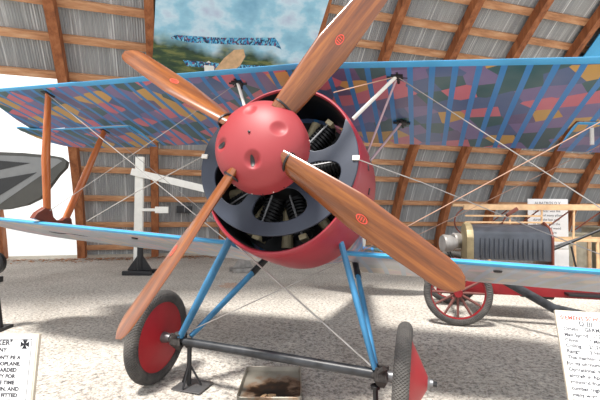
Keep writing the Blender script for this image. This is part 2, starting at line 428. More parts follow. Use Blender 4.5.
# cowling
NS = 96; rings = []
prof = [(-.36, .94), (-.41, .945), (-.44, .955), (-.455, .97), (-.455, .985), (-.44, 1.0), (-.38, 1.012), (-.25, 1.02), (-.05, 1.02), (.12, 1.01)]
for y, k in prof:
    rings.append([Vector((lip(a)[0]*k+.10*(y+.45), y, SZ+lip(a)[1]*k)) for a in (2*pi*i/NS for i in range(NS))])
inner = [[Vector((lip(a)[0]*k+.10*(y+.45), y, SZ+lip(a)[1]*k)) for a in (2*pi*i/NS for i in range(NS))] for y, k in ((.10, .99), (-.05, 1.0), (-.3, 1.0), (-.36, .985))]
cb_ = MB().loft(rings+inner, loop=True, cap=False); ni = len(rings)*NS
cb_.mi = [1 if (min(f) >= ni-NS or max(f) < 3*NS or (min(f) < NS and max(f) >= ni)) else 0 for f in cb_.f]
cw = cb_.build('cowling', [M['cowl'], M['engine']], plane)
for (a, y) in ((radians(8), -.2), (radians(-6), -.12), (radians(18), -.05), (radians(170), -.2)):   # fastener slots
    x, z = lip(a); n = Vector((x, 0, z)).normalized(); c = Vector((x*1.02+.10*(y+.45), y, SZ+z*1.02))
    MB().box(c, (.012, .03, .05), Ry(-a)).build('fastener', M['black'], cw, bevel=.003)
# firewall and fuselage
rings = []
for y, wx, wz, zc in ((.05, .60, .66, SZ), (.12, .62, .68, SZ), (.6, .50, .60, SZ), (1.4, .40, .48, SZ+.02), (2.6, .26, .32, SZ+.08), (3.8, .12, .18, SZ+.14), (4.5, .03, .1, SZ+.16)):
    rings.append([(wx*cos(a), y, zc+wz*sin(a)) for a in (2*pi*i/40 for i in range(40))])
MB().loft(rings).build('fuselage', M['lozenge'], plane)
MB().lathe([(0, .0), (0, .60), (.02, .60), (.02, 0)], M4(Rz(pi/2), (0, .02, SZ)), 48).build('firewall', M['black'], plane)
fin = MB(); fo = [(3.7, SZ+.25), (4.1, SZ+.75), (4.5, SZ+.85), (4.8, SZ+.5), (4.75, SZ-.1), (4.4, SZ+.0)]
fin.loft([[(x, y, z) for y, z in fo] for x in (-.02, .02)]); fin.build('tail_fin', M['whitepaint'], plane, bevel=.006)
for sg in (-1, 1):
    fo = [(0, 3.7), (.9*sg, 4.0), (1.2*sg, 4.3), (1.1*sg, 4.6), (0, 4.6)]
    MB().loft([[(x, y, SZ+.2+z) for x, y in fo] for z in (-.02, .02)]).build('tailplane', M['lozenge'], plane, bevel=.006)
# engine
eng = MB().lathe([(-.25, .05), (-.25, .17), (-.1, .21), (.12, .21), (.2, .15), (.2, .05)], M4(Rz(pi/2), (0, -.2, SZ)), 32).build('engine', M['engine'], plane)
for k in range(9):
    a = 2*pi*k/9+.25; d = Vector((cos(a), 0, sin(a))); Rr = M4(Ry(-a), Vector((0, -.18, SZ)))
    pr = [(.18, .05), (.2, .075)]
    for i in range(11): pr += [(.22+i*.027, .066), (.225+i*.027, .086), (.238+i*.027, .086), (.243+i*.027, .066)]
    pr += [(.53, .06), (.56, .03)]
    c = MB().lathe(pr, Rr, 20).build('cylinder', M['engine'], eng)
    MB().tube([d*.2+Vector((0, -.30, SZ)), d*.54+Vector((0, -.27, SZ))], .009, 8).build('pushrod', M['steel'], c)
    MB().box(d*.545+Vector((0, -.2, SZ)), (.04, .16, .06), Ry(-a)).build('rocker_box', M['tan'], c, bevel=.006)
for k in range(9):      # pale induction ducts between the cylinders
    a = 2*pi*(k+.5)/9+.25; d = Vector((cos(a), 0, sin(a)))
    MB().tube([d*.16+Vector((0, -.12, SZ)), d*.4+Vector((0, -.06, SZ)), d*.56+Vector((0, -.05, SZ))], [.04, .045, .05], 10).build('intake_pipe', M['tan'], eng)
# pierced plate
RP = .612; zc = SZ+.02; DG = radians
def arcp(r0, r1, a0, a1, n): return [((r0+(r1-r0)*i/n)*cos(DG(a0+(a1-a0)*i/n)), (r0+(r1-r0)*i/n)*sin(DG(a0+(a1-a0)*i/n))) for i in range(n+1)]
outer = arcp(RP, RP, 146, 396, 80)+arcp(RP-.03, .47, 393, 380, 5)+arcp(.45, .27, 377, 374, 5)+arcp(.25, .25, 370, 180, 40)[::1]
outer = arcp(RP, RP, 146, 396, 80)+arcp(RP-.03, .49, 393, 382, 5)+arcp(.46, .36, 379, 375.5, 4)+arcp(.30, .25, 376, 382, 3)+arcp(.25, .25, 24, 160, 24)+arcp(.28, .36, 168, 168, 3)+arcp(.46, .51, 166, 160, 4)+arcp(.545, RP-.02, 152, 147, 3)
spk = [8, 176, 246, 318]; holes = [[(.17*cos(a), .17*sin(a)) for a in (-2*pi*i/40 for i in range(40))]]
for a0, a1 in ((176, 246), (246, 318), (318, 368)):
    mid = DG((a0+a1)/2); half = DG((a1-a0)/2)-.105; lp = []
    for k in range(40):
        t = 2*pi*k/40; ct, st = cos(t), sin(t); e = .7
        th = mid+half*math.copysign(abs(ct)**e, ct); r = .378+.138*math.copysign(abs(st)**e, st)
        lp.append((r*cos(th), r*sin(th)))
    holes.append(lp)
pl = cut_plate('pierced_plate', outer, holes, .012, M['plate'], plane, M4(Rx(pi/2), (0, -.47, zc)) @ Matrix.Diagonal((1, .93, 1, 1)), .006)
for a in (3, 178):
    d = Vector((cos(radians(a)), 0, sin(radians(a)))); MB().box(d*.60+Vector((0, -.487, zc)), (.05, .018, .035), Ry(-radians(a))).build('lug', M['whitepaint'], pl, bevel=.004)
# spinner with dents and cooling holes
RS = .319; NR = 60; NA = 160; dome = []
dents = [(13, .185, .055, .022), (103, .185, .05, .014), (-77, .175, .06, .04), (-163, .215, .05, .03)]
rings = []
for i in range(1, NR+1):
    u = i/NR; th = u*pi/2
    r0 = RS*sin(th)**.92; y0 = -.785-.205*max(0, cos(th))**.95
    ring = []
    for k in range(NA):
        a = 2*pi*k/NA; p = Vector((r0*cos(a), y0, r0*sin(a))); q = 0
        for (da, dr, rad, dep) in dents:
            c = (dr*cos(radians(da)), dr*sin(radians(da))); d = hypot(p.x-c[0], p.z-c[1])/rad
            if d < 1: q = max(q, dep*(1-d*d)**1.5)
        ring.append(p+Vector((0, q, SZ)))
    rings.append(ring)
rings += [[Vector((RS*k*cos(a), y, SZ+RS*k*sin(a))) for a in (2*pi*j/NA for j in range(NA))] for y, k in ((-.76, 1.003), (-.73, 1.003), (-.70, 1.003), (-.685, .995), (-.68, .93))]
spn = MB().loft(rings).build('spinner', M['spinner'], plane)
def dome_y(x, z):
    r = (hypot(x, z)/RS)**(1/.92); y = -.785-.205*max(0, cos(math.asin(min(1, r))))**.95; q = 0
    for (da, dr, rad, dep) in dents:
        d = hypot(x-dr*cos(radians(da)), z-dr*sin(radians(da)))/rad
        if d < 1: q = max(q, dep*(1-d*d)**1.5)
    return y+q
def dome_disc(cx, cz, ra, rb, rot, mat, name, lift=.004, dep=0):
    b = MB(); R = []
    for k in (1.0, .55, .1):
        R.append([(lambda x, z: Vector((x, dome_y(x, z)-lift+dep, SZ+z)))(cx+ra*k*cos(t)*cos(rot)-rb*k*sin(t)*sin(rot), cz+ra*k*cos(t)*sin(rot)+rb*k*sin(t)*cos(rot)) for t in (2*pi*j/24 for j in range(24))])
    b.loft(R[::1], cap=False); b.add([R[2][j] for j in range(24)], [tuple(range(24))]); return b.build(name, mat, spn)
for (da, dr, ra, rb, rot, dep) in ((-80.5, .176, .013, .036, .12, 0), (-164, .222, .03, .017, .5, 0)):
    dome_disc(dr*cos(radians(da)), dr*sin(radians(da)), ra, rb, rot, M['black'], 'cooling_hole', .004, dep)
MB().lathe([(0, 0.001), (0, .008), (.01, .008), (.012, 0.001)], M4(Rz(-pi/2), (0, -.989, SZ)), 16).build('nose_screw', M['black'], spn)
for k in range(26):
    a = 2*pi*k/26; MB().lathe([(0, .0005), (0, .005), (.004, .004), (.005, .0005)], M4(Ry(-a), Vector((RS*cos(a), -.71, SZ+RS*sin(a)))), 8).build('rivet', M['whitepaint'] if k % 2 else M['black'], spn)
# blades
PT = 1.0
def blade_sections():
    out = []
    for i in range(41):
        u = i/40; r = .24+1.285*u
        if u < .45: c = .175+(.25-.175)*(u/.45)**.9
        else: c = .25-(.25-.185)*((u-.45)/.40) if u < .85 else .185*sqrt(max(0.0, 1-((u-.85)/.15)**2.2))
        c = max(c, .006)
        th = .085*(1-u)**1.1+.016
        if u > .9: th *= max(.15, 1-(u-.9)*7)
        beta = radians(62-37*u**.75)
        out.append((r, c, th, beta))
    return out
BS = blade_sections()
def blade(deg):
    a = radians(deg); d = Vector((cos(a), 0, sin(a))); tg = Vector((-sin(a), 0, cos(a))); ax = Vector((0, -1, 0))
    # local frame of the blade: z along the blade, so the grain follows it
    F = Matrix((tg, ax, d)).transposed(); 
    rings = []
    for r, c, th, be in BS:
        cb, sb = cos(be), sin(be)*PT; ring = []
        for k in range(28):
            t = 2*pi*k/28; x = c/2*cos(t); y = th/2*sin(t)*(1.0 if sin(t) > 0 else .45)
            ring.append(Vector((x*cb-y*sb, x*sb+y*cb, r)))
        rings.append(ring)
    o = MB().loft(rings).build('propeller_blade', M['prop'], plane)
    o.matrix_local = M4(F, (0, -.85, SZ))
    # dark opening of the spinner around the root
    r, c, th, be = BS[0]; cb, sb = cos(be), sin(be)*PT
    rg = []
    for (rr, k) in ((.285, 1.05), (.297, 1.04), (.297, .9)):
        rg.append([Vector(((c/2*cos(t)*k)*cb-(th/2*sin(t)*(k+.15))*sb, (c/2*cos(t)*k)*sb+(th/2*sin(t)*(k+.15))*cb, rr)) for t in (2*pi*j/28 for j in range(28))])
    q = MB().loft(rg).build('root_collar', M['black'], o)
    # small red maker's oval
    i = 20; r, c, th, be = BS[i]; cb, sb = cos(be), sin(be)*PT
    b = MB()
    for w, hh in ((.032, .045),):
        for k in range(24):
            pass
    pts = []
    for kk in (1, .8):
        pts.append([(lambda x, z: Vector((x*cb-(th/2*1.02+.002)*sb, x*sb+(th/2*1.02+.002)*cb, r+z)))(.026*kk*cos(t), .04*kk*sin(t)) for t in (2*pi*j/24 for j in range(24))])
    b.loft(pts, cap=False)
    for z in (-.02, -.005, .012):
        b.add([(lambda x, zz: Vector((x*cb-(th/2*1.02+.002)*sb, x*sb+(th/2*1.02+.002)*cb, r+zz)))(x, z+zz) for x, zz in ((-.014, 0), (.014, 0), (.014, .006), (-.014, .006))], [(0, 1, 2, 3)])
    b.build('maker_mark', M['inkred'], o)
    return o
for dg in (148.5, 58.5, -32.3, -118): blade(dg)

# wings
def foil(c, th, n=16):
    """(u 0..c, z) around the section, lower surface slightly hollow"""
    up = []; lo = []
    for i in range(n+1):
        u = (1-cos(pi*i/n))/2
        up.append((u, th*(2.6*sqrt(u)*(1-u)**1.1*.62+.3*u*(1-u))))
        lo.append((u, -th*(.9*sqrt(u)*(1-u)**3)+th*.25*u*(1-u)))
    return [(u*c, z) for u, z in up[::-1]]+[(u*c, z) for u, z in lo[1:-1]]
def wing(name, st, zf, parent, th=.085, cloth='lozenge'):
    """st: stations (x, y_le, y_te)"""
    b = MB(); rings = []; n = 16
    for x, yl, yt in st:
        f = foil(1, 1, n); cc = max(yt-yl, .01)
        rings.append([Vector((x, yl+u*cc, zf(x)+z*min(th, cc*.35))) for u, z in f])
    m = len(rings[0]); vs = [p for r in rings for p in r]; fs = []; mi = []
    for i in range(len(rings)-1):
        for j in range(m):
            fs.append((i*m+j, i*m+(j+1) % m, (i+1)*m+(j+1) % m, (i+1)*m+j)); u = .5*(foil(1, 1, n)[j][0]+foil(1, 1, n)[(j+1) % m][0])
            mi.append(1 if u < .03 else 0)
    fs.append(tuple(range(m))[::-1]); mi.append(1); fs.append(tuple((len(rings)-1)*m+j for j in range(m))); mi.append(1)
    b.add(vs, fs); b.mi = mi
    return b.build(name, [M[cloth], M['blue']], parent, angle=50)
zu = lambda x: 2.2617-.0344*abs(x); zl = lambda x: .8238+.0134*abs(x)
YU = -.444
st = []
half = [(0, YU, 1.0), (1.0, YU, 1.0), (2.2, YU, 1.0), (2.26, YU, .42), (3.2, YU, .42), (3.42, YU+.01, .43), (3.52, YU+.08, .46), (3.6, YU+.3, .49), (3.68, .12, .52), (3.74, .42, .53)]
st = [(-x, a, c) for x, a, c in half[::-1]]+half[1:]
uw = wing('upper_wing', st, zu, plane)
for sg in (-1, 1):
    al = [(2.28, .422, 1.0), (2.6, .422, 1.0), (3.3, .422, .99), (3.55, .41, .96), (3.72, .38, .9), (3.84, .33, .78), (3.91, .34, .62), (3.93, .42, .5)]
    wing('aileron', [(sg*x, a, c) for x, a, c in al], lambda x: zu(x)-.012, uw, .05)
    if sg > 0: MB().tube([(sg*2.4, .5, zu(2.5)-.0), (sg*2.4, .52, zu(2.5)-.16)], .016, 8).build('control_horn', M['whitepaint'], uw)
for sg in (-1, 1):
    hs_ = [(.5, 0, 1.08), (2.5, 0, 1.08), (3.3, 0, 1.05), (3.6, .06, .98), (3.8, .2, .86), (3.93, .4, .65)]
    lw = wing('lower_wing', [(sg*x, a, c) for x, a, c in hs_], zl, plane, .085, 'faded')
    lowz = lambda x, y, c=1.08: zl(x)+.085*(-.9*sqrt(y/c)*(1-y/c)**3+.25*(y/c)*(1-y/c))
    b = MB(); b.lathe([(-.012, .001), (-.012, .028), (.004, .034), (.004, .001)], M4(Ry(-pi/2), Vector((sg*1.62, .20, lowz(1.62, .2)))), 16); b.build('inspection_ring', M['black'], lw)
    if sg < 0:      # a torn seam in the old cloth
        b = MB().tube([(-3.05+.09*i, .50+.035*sin(i*1.3)+.012*i, lowz(3, .50+.035*sin(i*1.3)+.012*i)-.003) for i in range(15)], [.002+.005*abs(sin(i*2.1)) for i in range(15)], 6)
        b.build('torn_seam', M['black'], lw)
# interplane struts with their wooden foot pieces
for sg in (-1, 1):
    for (y0, y1) in ((YU+.13, .10), (.51, .34)):
        x = sg*2.69
        MB().tube([(x, y0, zu(x)+.0), (x, y0*.5+y1*.5, (zu(x)+zl(x))/2), (x, y1, zl(x)+.13)], [.034, .05, .042], 16, asp=.5, wide=(0, 1, 0)).build('interplane_strut', M['strutwood'], plane)
        MB().box((x, y0, zu(x)-.01), (.07, .12, .03)).build('strut_socket', M['black'], plane, bevel=.006)
    # foot: a saddle with a U-shaped dip
    prof_ = [(-.05, 0), (-.03, .07), (.03, .14), (.12, .15), (.16, .08), (.22, .05), (.28, .07), (.32, .12), (.39, .12), (.42, .06), (.43, 0)]
    b = MB(); b.loft([[(sg*2.69+dx, y+.0, zl(2.69)+.035+z*k) for y, z in prof_] for dx, k in ((-.03, .9), (-.015, 1), (.015, 1), (.03, .9))])
    b.build('strut_foot', M['darkwood'], plane)
# cabane struts
cab = [((.82, -.27, 2.23), (.50, -.25, 1.86), .021, 'whitepaint'), ((.82, -.25, 2.23), (.58, .12, 1.72), .013, 'pinkstrut'), ((.83, .50, 2.23), (.50, .3, 1.60), .017, 'pinkstrut'),
       ((-.57, -.27, 2.23), (-.40, -.25, 1.86), .021, 'whitepaint'), ((-.60, .50, 2.23), (-.42, .3, 1.70), .017, 'pinkstrut')]
for a, c, r, m in cab:
    s = MB().tube([a, c], r, 12, asp=.65, wide=(0, 1, 0)).build('cabane_strut', M[m], plane)
for a in ((.82, -.27, 2.225), (.83, .5, 2.225), (-.57, -.27, 2.225), (-.6, .5, 2.225)):
    b = MB().box(a, (.09, .07, .035)); b.tube([Vector(a)+Vector((-.08, 0, 0)), Vector(a)+Vector((.08, .02, 0))], .012, 8)
    b.tube([Vector(a)+Vector((0, -.06, 0)), Vector(a)+Vector((0.01, .08, -.01))], .012, 8); b.build('wing_fitting', M['black'], plane)
# wires
def wire(name, pts, r=.0045, mat='wire'): return MB().tube(pts, r, 6).build(name, M[mat], plane)
S_ = 2.69
wire('bracing_wire', [(-S_, YU+.13, zu(S_)-.02), (-.55, .1, .85)])
wire('bracing_wire', [(S_, YU+.13, zu(S_)-.02), (.58, .1, .85)], .004, 'cable')
wire('bracing_wire', [(-S_, .1, zl(S_)+.14), (-.57, -.27, 2.22)], .003)
wire('bracing_wire', [(S_, .1, zl(S_)+.14), (.82, -.27, 2.22)])
wire('bracing_wire', [(-S_, .51, zu(S_)-.02), (-.5, .5, .86)], .003)
wire('bracing_wire', [(S_, .51, zu(S_)-.02), (.6, .5, .86)], .003, 'cable')
wire('bracing_wire', [(.81, -.27, 2.22), (.36, -.42, 2.0)], .005, 'cable')
wire('engine_cable', [(-.615, -.49, zc+.02), (-1.2, -.42, 1.12), (-1.75, -.3, .86)], .004)
wire('engine_cable', [(.61, -.49, zc+.02), (1.05, -.1, 1.40), (1.485, .3, 1.367), (2.0, .7, 1.30), (2.6, .45, .98)], .0045)
# undercarriage
def axl(x, y, z): return Rx(AL) @ Vector((x, y, z))
TK = .9878
for (a, c, r, nm) in (((-.42, -.1, .92), axl(-.765, -.02, .03), .036, 1), ((-.32, .48, .80), axl(-.70, .03, .03), .03, 2), ((.47, -.1, .92), axl(.80, -.02, .04), .033, 1), ((.50, .48, .88), axl(.80, .03, .05), .03, 2)):
    s = MB().tube([a, (Vector(a)+Vector(c))/2, c], [r*1.25, r*1.4, r*1.1], 16, asp=.55, wide=(0, 1, 0)).build('undercarriage_strut', M['bluestrut'], plane)
    if nm == 2:
        d = Vector(c)-Vector(a); MB().tube([a, Vector(a)+d*.22], r*1.4+.004, 14, asp=.58, wide=(0, 1, 0)).build('strut_sleeve', M['black'], s)
MB().tube([axl(-.74, 0, -.005), axl(0, 0, 0), axl(.82, 0, .0)], [.032, .036, .036], 20).build('spreader_bar', M['spreader'], plane)
MB().tube([axl(-TK-.04, 0, 0), axl(TK+.16, 0, 0)], .018, 14).build('axle', M['steel'], plane)
wire('undercarriage_wire', [(-.38, -.1, .80), axl(.77, -.02, .06)], .007)
wire('undercarriage_wire', [(.42, .3, .80), axl(-.72, .02, .07)], .004)
for x in (-.79, .845):
    b = MB()
    for k in range(6):
        y0 = -.05+.02*k
        b.tube([axl(x-.03+.012*k, -.045, .06), axl(x-.035+.014*k, -.055, -.02), axl(x-.01+.005*k, 0, -.075), axl(x-.02+.01*k, .055, -.02), axl(x-.03+.012*k, .05, .05)], .014, 8)
    b.tube([axl(x-.06, -.03, -.01), axl(x+.02, -.06, .07)], .018, 8); b.build('shock_cord', M['leather'], plane)
for sg in (-1, 1):
    prof_ = []
    for k in range(24):
        t = 2*pi*k/24; prof_.append((.052*cos(t), .326+.054*sin(t)))
    w = MB().lathe(prof_, None, 72, closed=True).build('wheel', M['tyre'], plane)
    w.matrix_local = M4(Rx(AL), axl(sg*TK, 0, 0))
    o = .165*sg; i_ = -.05*sg
    b = MB().lathe([(o, .03), (o*.985, .045), (sg*.035, .285), (sg*.02, .29), (-sg*.02, .29), (-sg*.03, .285), (i_, .05), (i_, .03)], None, 72, closed=True); b.build('wheel_cover', M['wheel_red'], w, angle=25)
    MB().lathe([(i_*2.4, .004), (i_*2.4, .034), (i_*.9, .045), (o*.97, .045), (o*1.08, .03), (o*1.2, .03), (o*1.22, .004)], None, 24).build('hub', M['steel'], w)
    MB().lathe([(o*1.2, .003), (o*1.2, .018), (o*1.36, .018), (o*1.36, .003)], None, 8).build('axle_nut', M['black'], w)

# ------------------------------------------------------------------ stands
def bench_stand(loc, hgt, label, group=None, sc=1.0, mat='black', rot=0):
    r = empty('support_stand', M4(Rz(rot), loc), label, 'stand', group)
    MB().tube([(0, 0, .03), (0, 0, hgt)], .022*sc, 12).build('post', M[mat], r)
    b = MB(); L = .20*sc
    b.box((.02, .02, .012), (L*1.5, L*1.3, .01)); b.build('base_plate', M['steel'], r, bevel=.003)
    for k in range(3):
        a = 2*pi*k/3+.5; MB().tube([(0, 0, hgt*.55), (L*.6*cos(a), L*.5*sin(a), .02)], .010*sc, 8).build('brace', M[mat], r)
    MB().lathe([(0, .002), (0, .04*sc), (.02, .045*sc), (.03, .03*sc), (.03, .002)], M4(Ry(-pi/2), (0, 0, hgt-.03)), 20).build('saddle', M[mat], r)
    return r
bench_stand((-.70, .02, floor_h(-.7, .02)), .36, 'black jack stand under the spreader bar beside the left wheel', sc=.85)
bench_stand((.80, .02, floor_h(.8, .02)-.0), .30, 'black jack stand under the spreader bar beside the right wheel', sc=.8, rot=.6)
def heavy_stand(loc, label, hgt=.62, w=.62, mat='black', rot=0, top=.16):
    r = empty('tail_stand', M4(Rz(rot), loc), label, 'stand')
    MB().tube([(0, 0, .1), (0, 0, hgt)], .07, 14).build('post', M[mat], r)
    b = MB(); b.box((0, -.16, .05), (w, .12, .1)); b.box((0, .16, .05), (w, .12, .1)); b.box((0, 0, .04), (.3, .32, .06)); b.build('base', M[mat], r, bevel=.01)
    for sx in (-1, 1):
        b = MB(); b.loft([[(sx*.05, y, .45), (sx*(w/2-.04), y, .1), (sx*.05, y, .1)] for y in (-.02, .02)]); b.build('gusset', M[mat], r)
    b = MB().box((0, 0, hgt), (top, top, .05)); b.build('cap', M[mat], r, bevel=.006)
    return r
heavy_stand((-5.25, 5.1, 0), 'heavy black stand with gusseted foot in front of the white wooden post', .70, .66, 'black', YAW)
heavy_stand((-3.15, 6.3, 0), 'pale grey gusseted stand on the floor far behind the propeller', .5, .6, 'greylamp', YAW+.4)
# white timber frame by the wall
wf = empty('white_timber_frame', M4(Rz(YAW), (-5.62, 5.49, 0)), 'white wooden post with a sloping crossbar standing before the hangar wall', 'timber frame')
MB().box((0, 0, 1.42), (.20, .10, 2.84)).build('post', M['whitewood'], wf, bevel=.008)
MB().box((1.02, -.08, 2.19), (2.45, .06, .17), Ry(radians(13))).build('crossbar', M['whitewood'], wf, bevel=.008)
MB().box((.42, -.07, 1.52), (.64, .05, .07), ).build('arm', M['whitewood'], wf, bevel=.006)
MB().box((.60, -.1, 1.52), (.32, .06, .16), ).build('arm_plate', M['whitewood'], wf, bevel=.006)
# socket on the wall
o = MB(); o.box((0, 0, 0), (.50, .06, .24)); sb_ = o.build('outlet_box', M['black'], bevel=.01); sb_.matrix_world = M4(Rz(YAW+PHI), wall(-4.19, 1.62, .16))
tag(sb_, 'small black outlet box on the back wall right of the white post', 'outlet box')
MB().box((0, -.035, 0), (.02, .02, .2)).build('divider', M['steel'], sb_)
# wing jack at the left edge
j = empty('wing_jack', M4(Rz(YAW), (-3.86, .80, 0)), 'black wing jack with a round clamp head at the left edge, behind the white sign', 'jack')
MB().tube([(0, 0, .02), (-.10, 0, .80)], [.045, .035], 14).build('post', M['black'], j)
MB().lathe([(-.05, .01), (-.05, .12), (-.03, .14), (.03, .14), (.05, .12), (.05, .01)], M4(Rz(pi/2), (-.09, 0, .82)), 28).build('clamp_head', M['black'], j)
MB().box((-.06, 0, .62), (.12, .1, .07)).build('collar', M['black'], j, bevel=.008)
b = MB(); b.box((0, 0, .02), (.14, .3, .04)); b.tube([(0, -.12, .03), (-.05, 0, .35)], .012, 8); b.build('foot', M['black'], j)

# drip pan
pan = MB(); W, L = .50, .62
pr = [(1, 0), (1, .05), (.985, .055), (.97, .05), (.955, .012)]
rings = []
for k, z in pr:
    rr = []
    for (sx, sy) in ((-1, -1), (1, -1), (1, 1), (-1, 1)):
        for i in range(6):
            t = {(-1, -1): pi, (1, -1): 1.5*pi, (1, 1): 0, (-1, 1): .5*pi}[(sx, sy)]+i/5*pi/2
            rr.append((sx*(W/2*k-.04)+.04*cos(t), sy*(L/2*k-.04)+.04*sin(t), z))
    rings.append(rr)
pan.loft(rings); po = pan.build('drip_pan', M['pan']); po.matrix_world = M4(Rz(.30), (-.09, .30, floor_h(-.09, .3)+.006))
tag(po, 'shallow metal drip pan stained with burnt oil, under the spreader bar', 'drip pan')
for i, (x, y, a) in enumerate(((-.02, .12, .3), (-.07, .08, 1.2))):
    b = MB(); q = [(-.03, -.01), (.0, -.018), (.035, -.006), (.03, .012), (0, .016), (-.028, .01)]
    b.loft([[(u, v, z) for u, v in q] for z in (0, .012)]); o = b.build('wood_chip', M['palewood'], bevel=.002)
    o.matrix_world = M4(Rz(a), (x, y, floor_h(x, y)+.02))
    tag(o, ('pale wood chip on the oil stain in the drip pan, right one' if i == 0 else 'pale wood chip on the oil stain in the drip pan, left one'), 'wood chip')

# ------------------------------------------------------------------ signs
def sign(label, X, Z, drop, a, lean, W, H, left_origin, stand_h):
    """origin: the board's top inner corner"""
    u = HR*cos(a)-HF*sin(a); n = HR*sin(a)+HF*cos(a); d = -n*sin(lean)-Vector((0, 0, 1))*cos(lean); w = u.cross(-d)
    R = Matrix((u, -d, w)).transposed(); o = at(X, Z, CAM.z-drop)
    if not left_origin: o = o-u*W
    r = empty('information_sign', M4(R, o), label, 'sign')
    MB().box((W/2, -H/2, -.012), (W, H, .02)).build('board', M['sign_edge'], r, bevel=.002)
    MB().box((W/2+.004, -H/2-.002, -.0005), (W-.028, H-.028, .004)).build('sheet', M['sign'], r)
    low = o+d*(H*.9)+u*(W/2); Ri = R.transposed()
    b = MB(); p0 = Ri @ (low-o+n*.03); p1 = Ri @ (Vector((low.x, low.y, 0))+n*.03-o)
    b.tube([p0+Vector((0, H*.3, -.02)), p0+Vector((0, 0, -.03)), p1], .016, 10); b.build('post', M['black'], r)
    b = MB(); b.lathe([(0, .003), (0, .15), (.015, .14), (.02, .003)], M4(Ry(-pi/2), (0, 0, 0)), 24); o2 = b.build('foot', M['black'], r)
    fl = Vector((low.x, low.y, 0))+n*.03; fl.z = floor_h(fl.x, fl.y); o2.matrix_parent_inverse = Matrix.Identity(4); o2.matrix_local = (M4(R, o)).inverted() @ Matrix.Translation(fl)
    return r
rs = sign('white sign on a stand at the right edge, red heading and D-III specification text', 1.202, 1.9, .4465, radians(16), radians(25), .46, .56, True, 0)
text_mesh([('SIEMENS SCHUCKERT', .035, -.052, .036)], 'red_lettering', M['inkred'], rs, Matrix.Translation((-.006, -.006, .002)) @ Matrix.Diagonal((.66, .70, 1, 1)))
LN = [('D-III', .142, -.088, .042), ('Origin  : GERMANY', .042, -.122, .033), ('Max Speed : 112 MPH', .042, -.158, .031), ('Climb     : 6 Min', .042, -.192, .031), ('Ceiling   : 26,240 Ft', .042, -.226, .031),
      ('Range    : 2 Hours', .042, -.260, .031), ('This machine was noted', .042, -.297, .030), ('for its phenomenal rate of', .032, -.333, .030), ('Operational machines', .036, -.369, .030),
      ('aircraft in April 1918', .036, -.405, .030), ('removed from service', .036, -.441, .030), ('combat engine problems', .036, -.477, .030), ('many were back again', .036, -.513, .030), ('by the end of July', .036, -.549, .030), ('in the last months', .036, -.585, .030), ('of the great war', .036, -.621, .030)]
text_mesh(LN, 'lettering', M['ink'], rs, Matrix.Translation((-.006, -.006, .002)) @ Matrix.Diagonal((.66, .70, 1, 1)))
MB().box((.120, -.0685, .0025), (.056, .002, .001)).build('underline', M['ink'], rs)
MB().lathe([(0, .0005), (0, .004), (.003, .003), (.004, .0005)], M4(Ry(-pi/2), (.022, -.05, .0)), 10).build('nail', M['steel'], rs)
ls = sign('white sign at the left edge with a small black cross in its corner', -1.285, 2.0, .605, 0, radians(7), .5, .50, False, 0)
R_E = .462
LL = [('"EINDECKER"', .385, -.052, .034), ('GERMANY', .36, -.083, .026), ("COULDN'T BE A", .432, -.118, .024), ('MONOPLANE,', .436, -.147, .024), ('REGARDED', .420, -.176, .024), ('ANY FOR', .415, -.205, .024),
      ('THE TIME', .415, -.234, .024), ('AGAIN, AND', .44, -.263, .024), ('BE FITTED', .436, -.292, .024), ('YEAR. THIS', .436, -.321, .024), ('FIGHTER', .43, -.35, .024), ('FROM THE', .43, -.379, .024)]
text_mesh([(a, x-.01, y, s, 'RIGHT') for a, x, y, s in LL], 'lettering', M['ink'], ls, Matrix.Translation((0, 0, .002)))
b = MB()
for k in range(4):
    a = k*pi/2; c_, s_ = cos(a), sin(a)
    b.add([(.437+x*c_-y*s_, -.048+x*s_+y*c_, .003) for x, y in ((.003, -.003), (.021, -.013), (.021, .013), (.003, .003))], [(0, 1, 2, 3)])
b.add([(.434, -.051, .003), (.44, -.051, .003), (.44, -.045, .003), (.434, -.045, .003)], [(0, 1, 2, 3)])
b.build('cross_emblem', M['inkblue'], ls, smooth=False)
b = MB(); b.box((.469, -.27, .002), (.0025, .5, .001)); b.box((.235, -.024, .002), (.47, .0025, .001)); b.build('border_line', M['ink'], ls)
s3 = empty('information_sign', M4(Rz(YAW), at(5.3, 9.3, 0)), 'white text board behind the motor car and the bare wooden frame', 'sign')
MB().box((.45, 0, 1.25), (.93, .02, 1.15)).build('board', M['sign'], s3, bevel=.004)
MB().box((.62, .0, .45), (.60, .02, .42)).build('lower_board', M['sign'], s3, bevel=.004)
for x in (.2, .75): MB().box((x, .03, .6), (.05, .04, 1.2)).build('leg', M['palewood'], s3, bevel=.004)
for q, x, z, sz in [('ALBATROS D V', .14, 1.70, .085)]+[(q, .1, 1.52-.1*i, .075) for i, q in enumerate(('This fighter was the', 'mount of many pilots', 'during the last year', 'of the war with the', 'wing frame of wood', 'shown here bare', 'and uncovered'))]:
  text_mesh([(q, x, z, sz)], 'text_line', M['ink'], s3, M4(Rx(pi/2), (0, -.013, 0)))

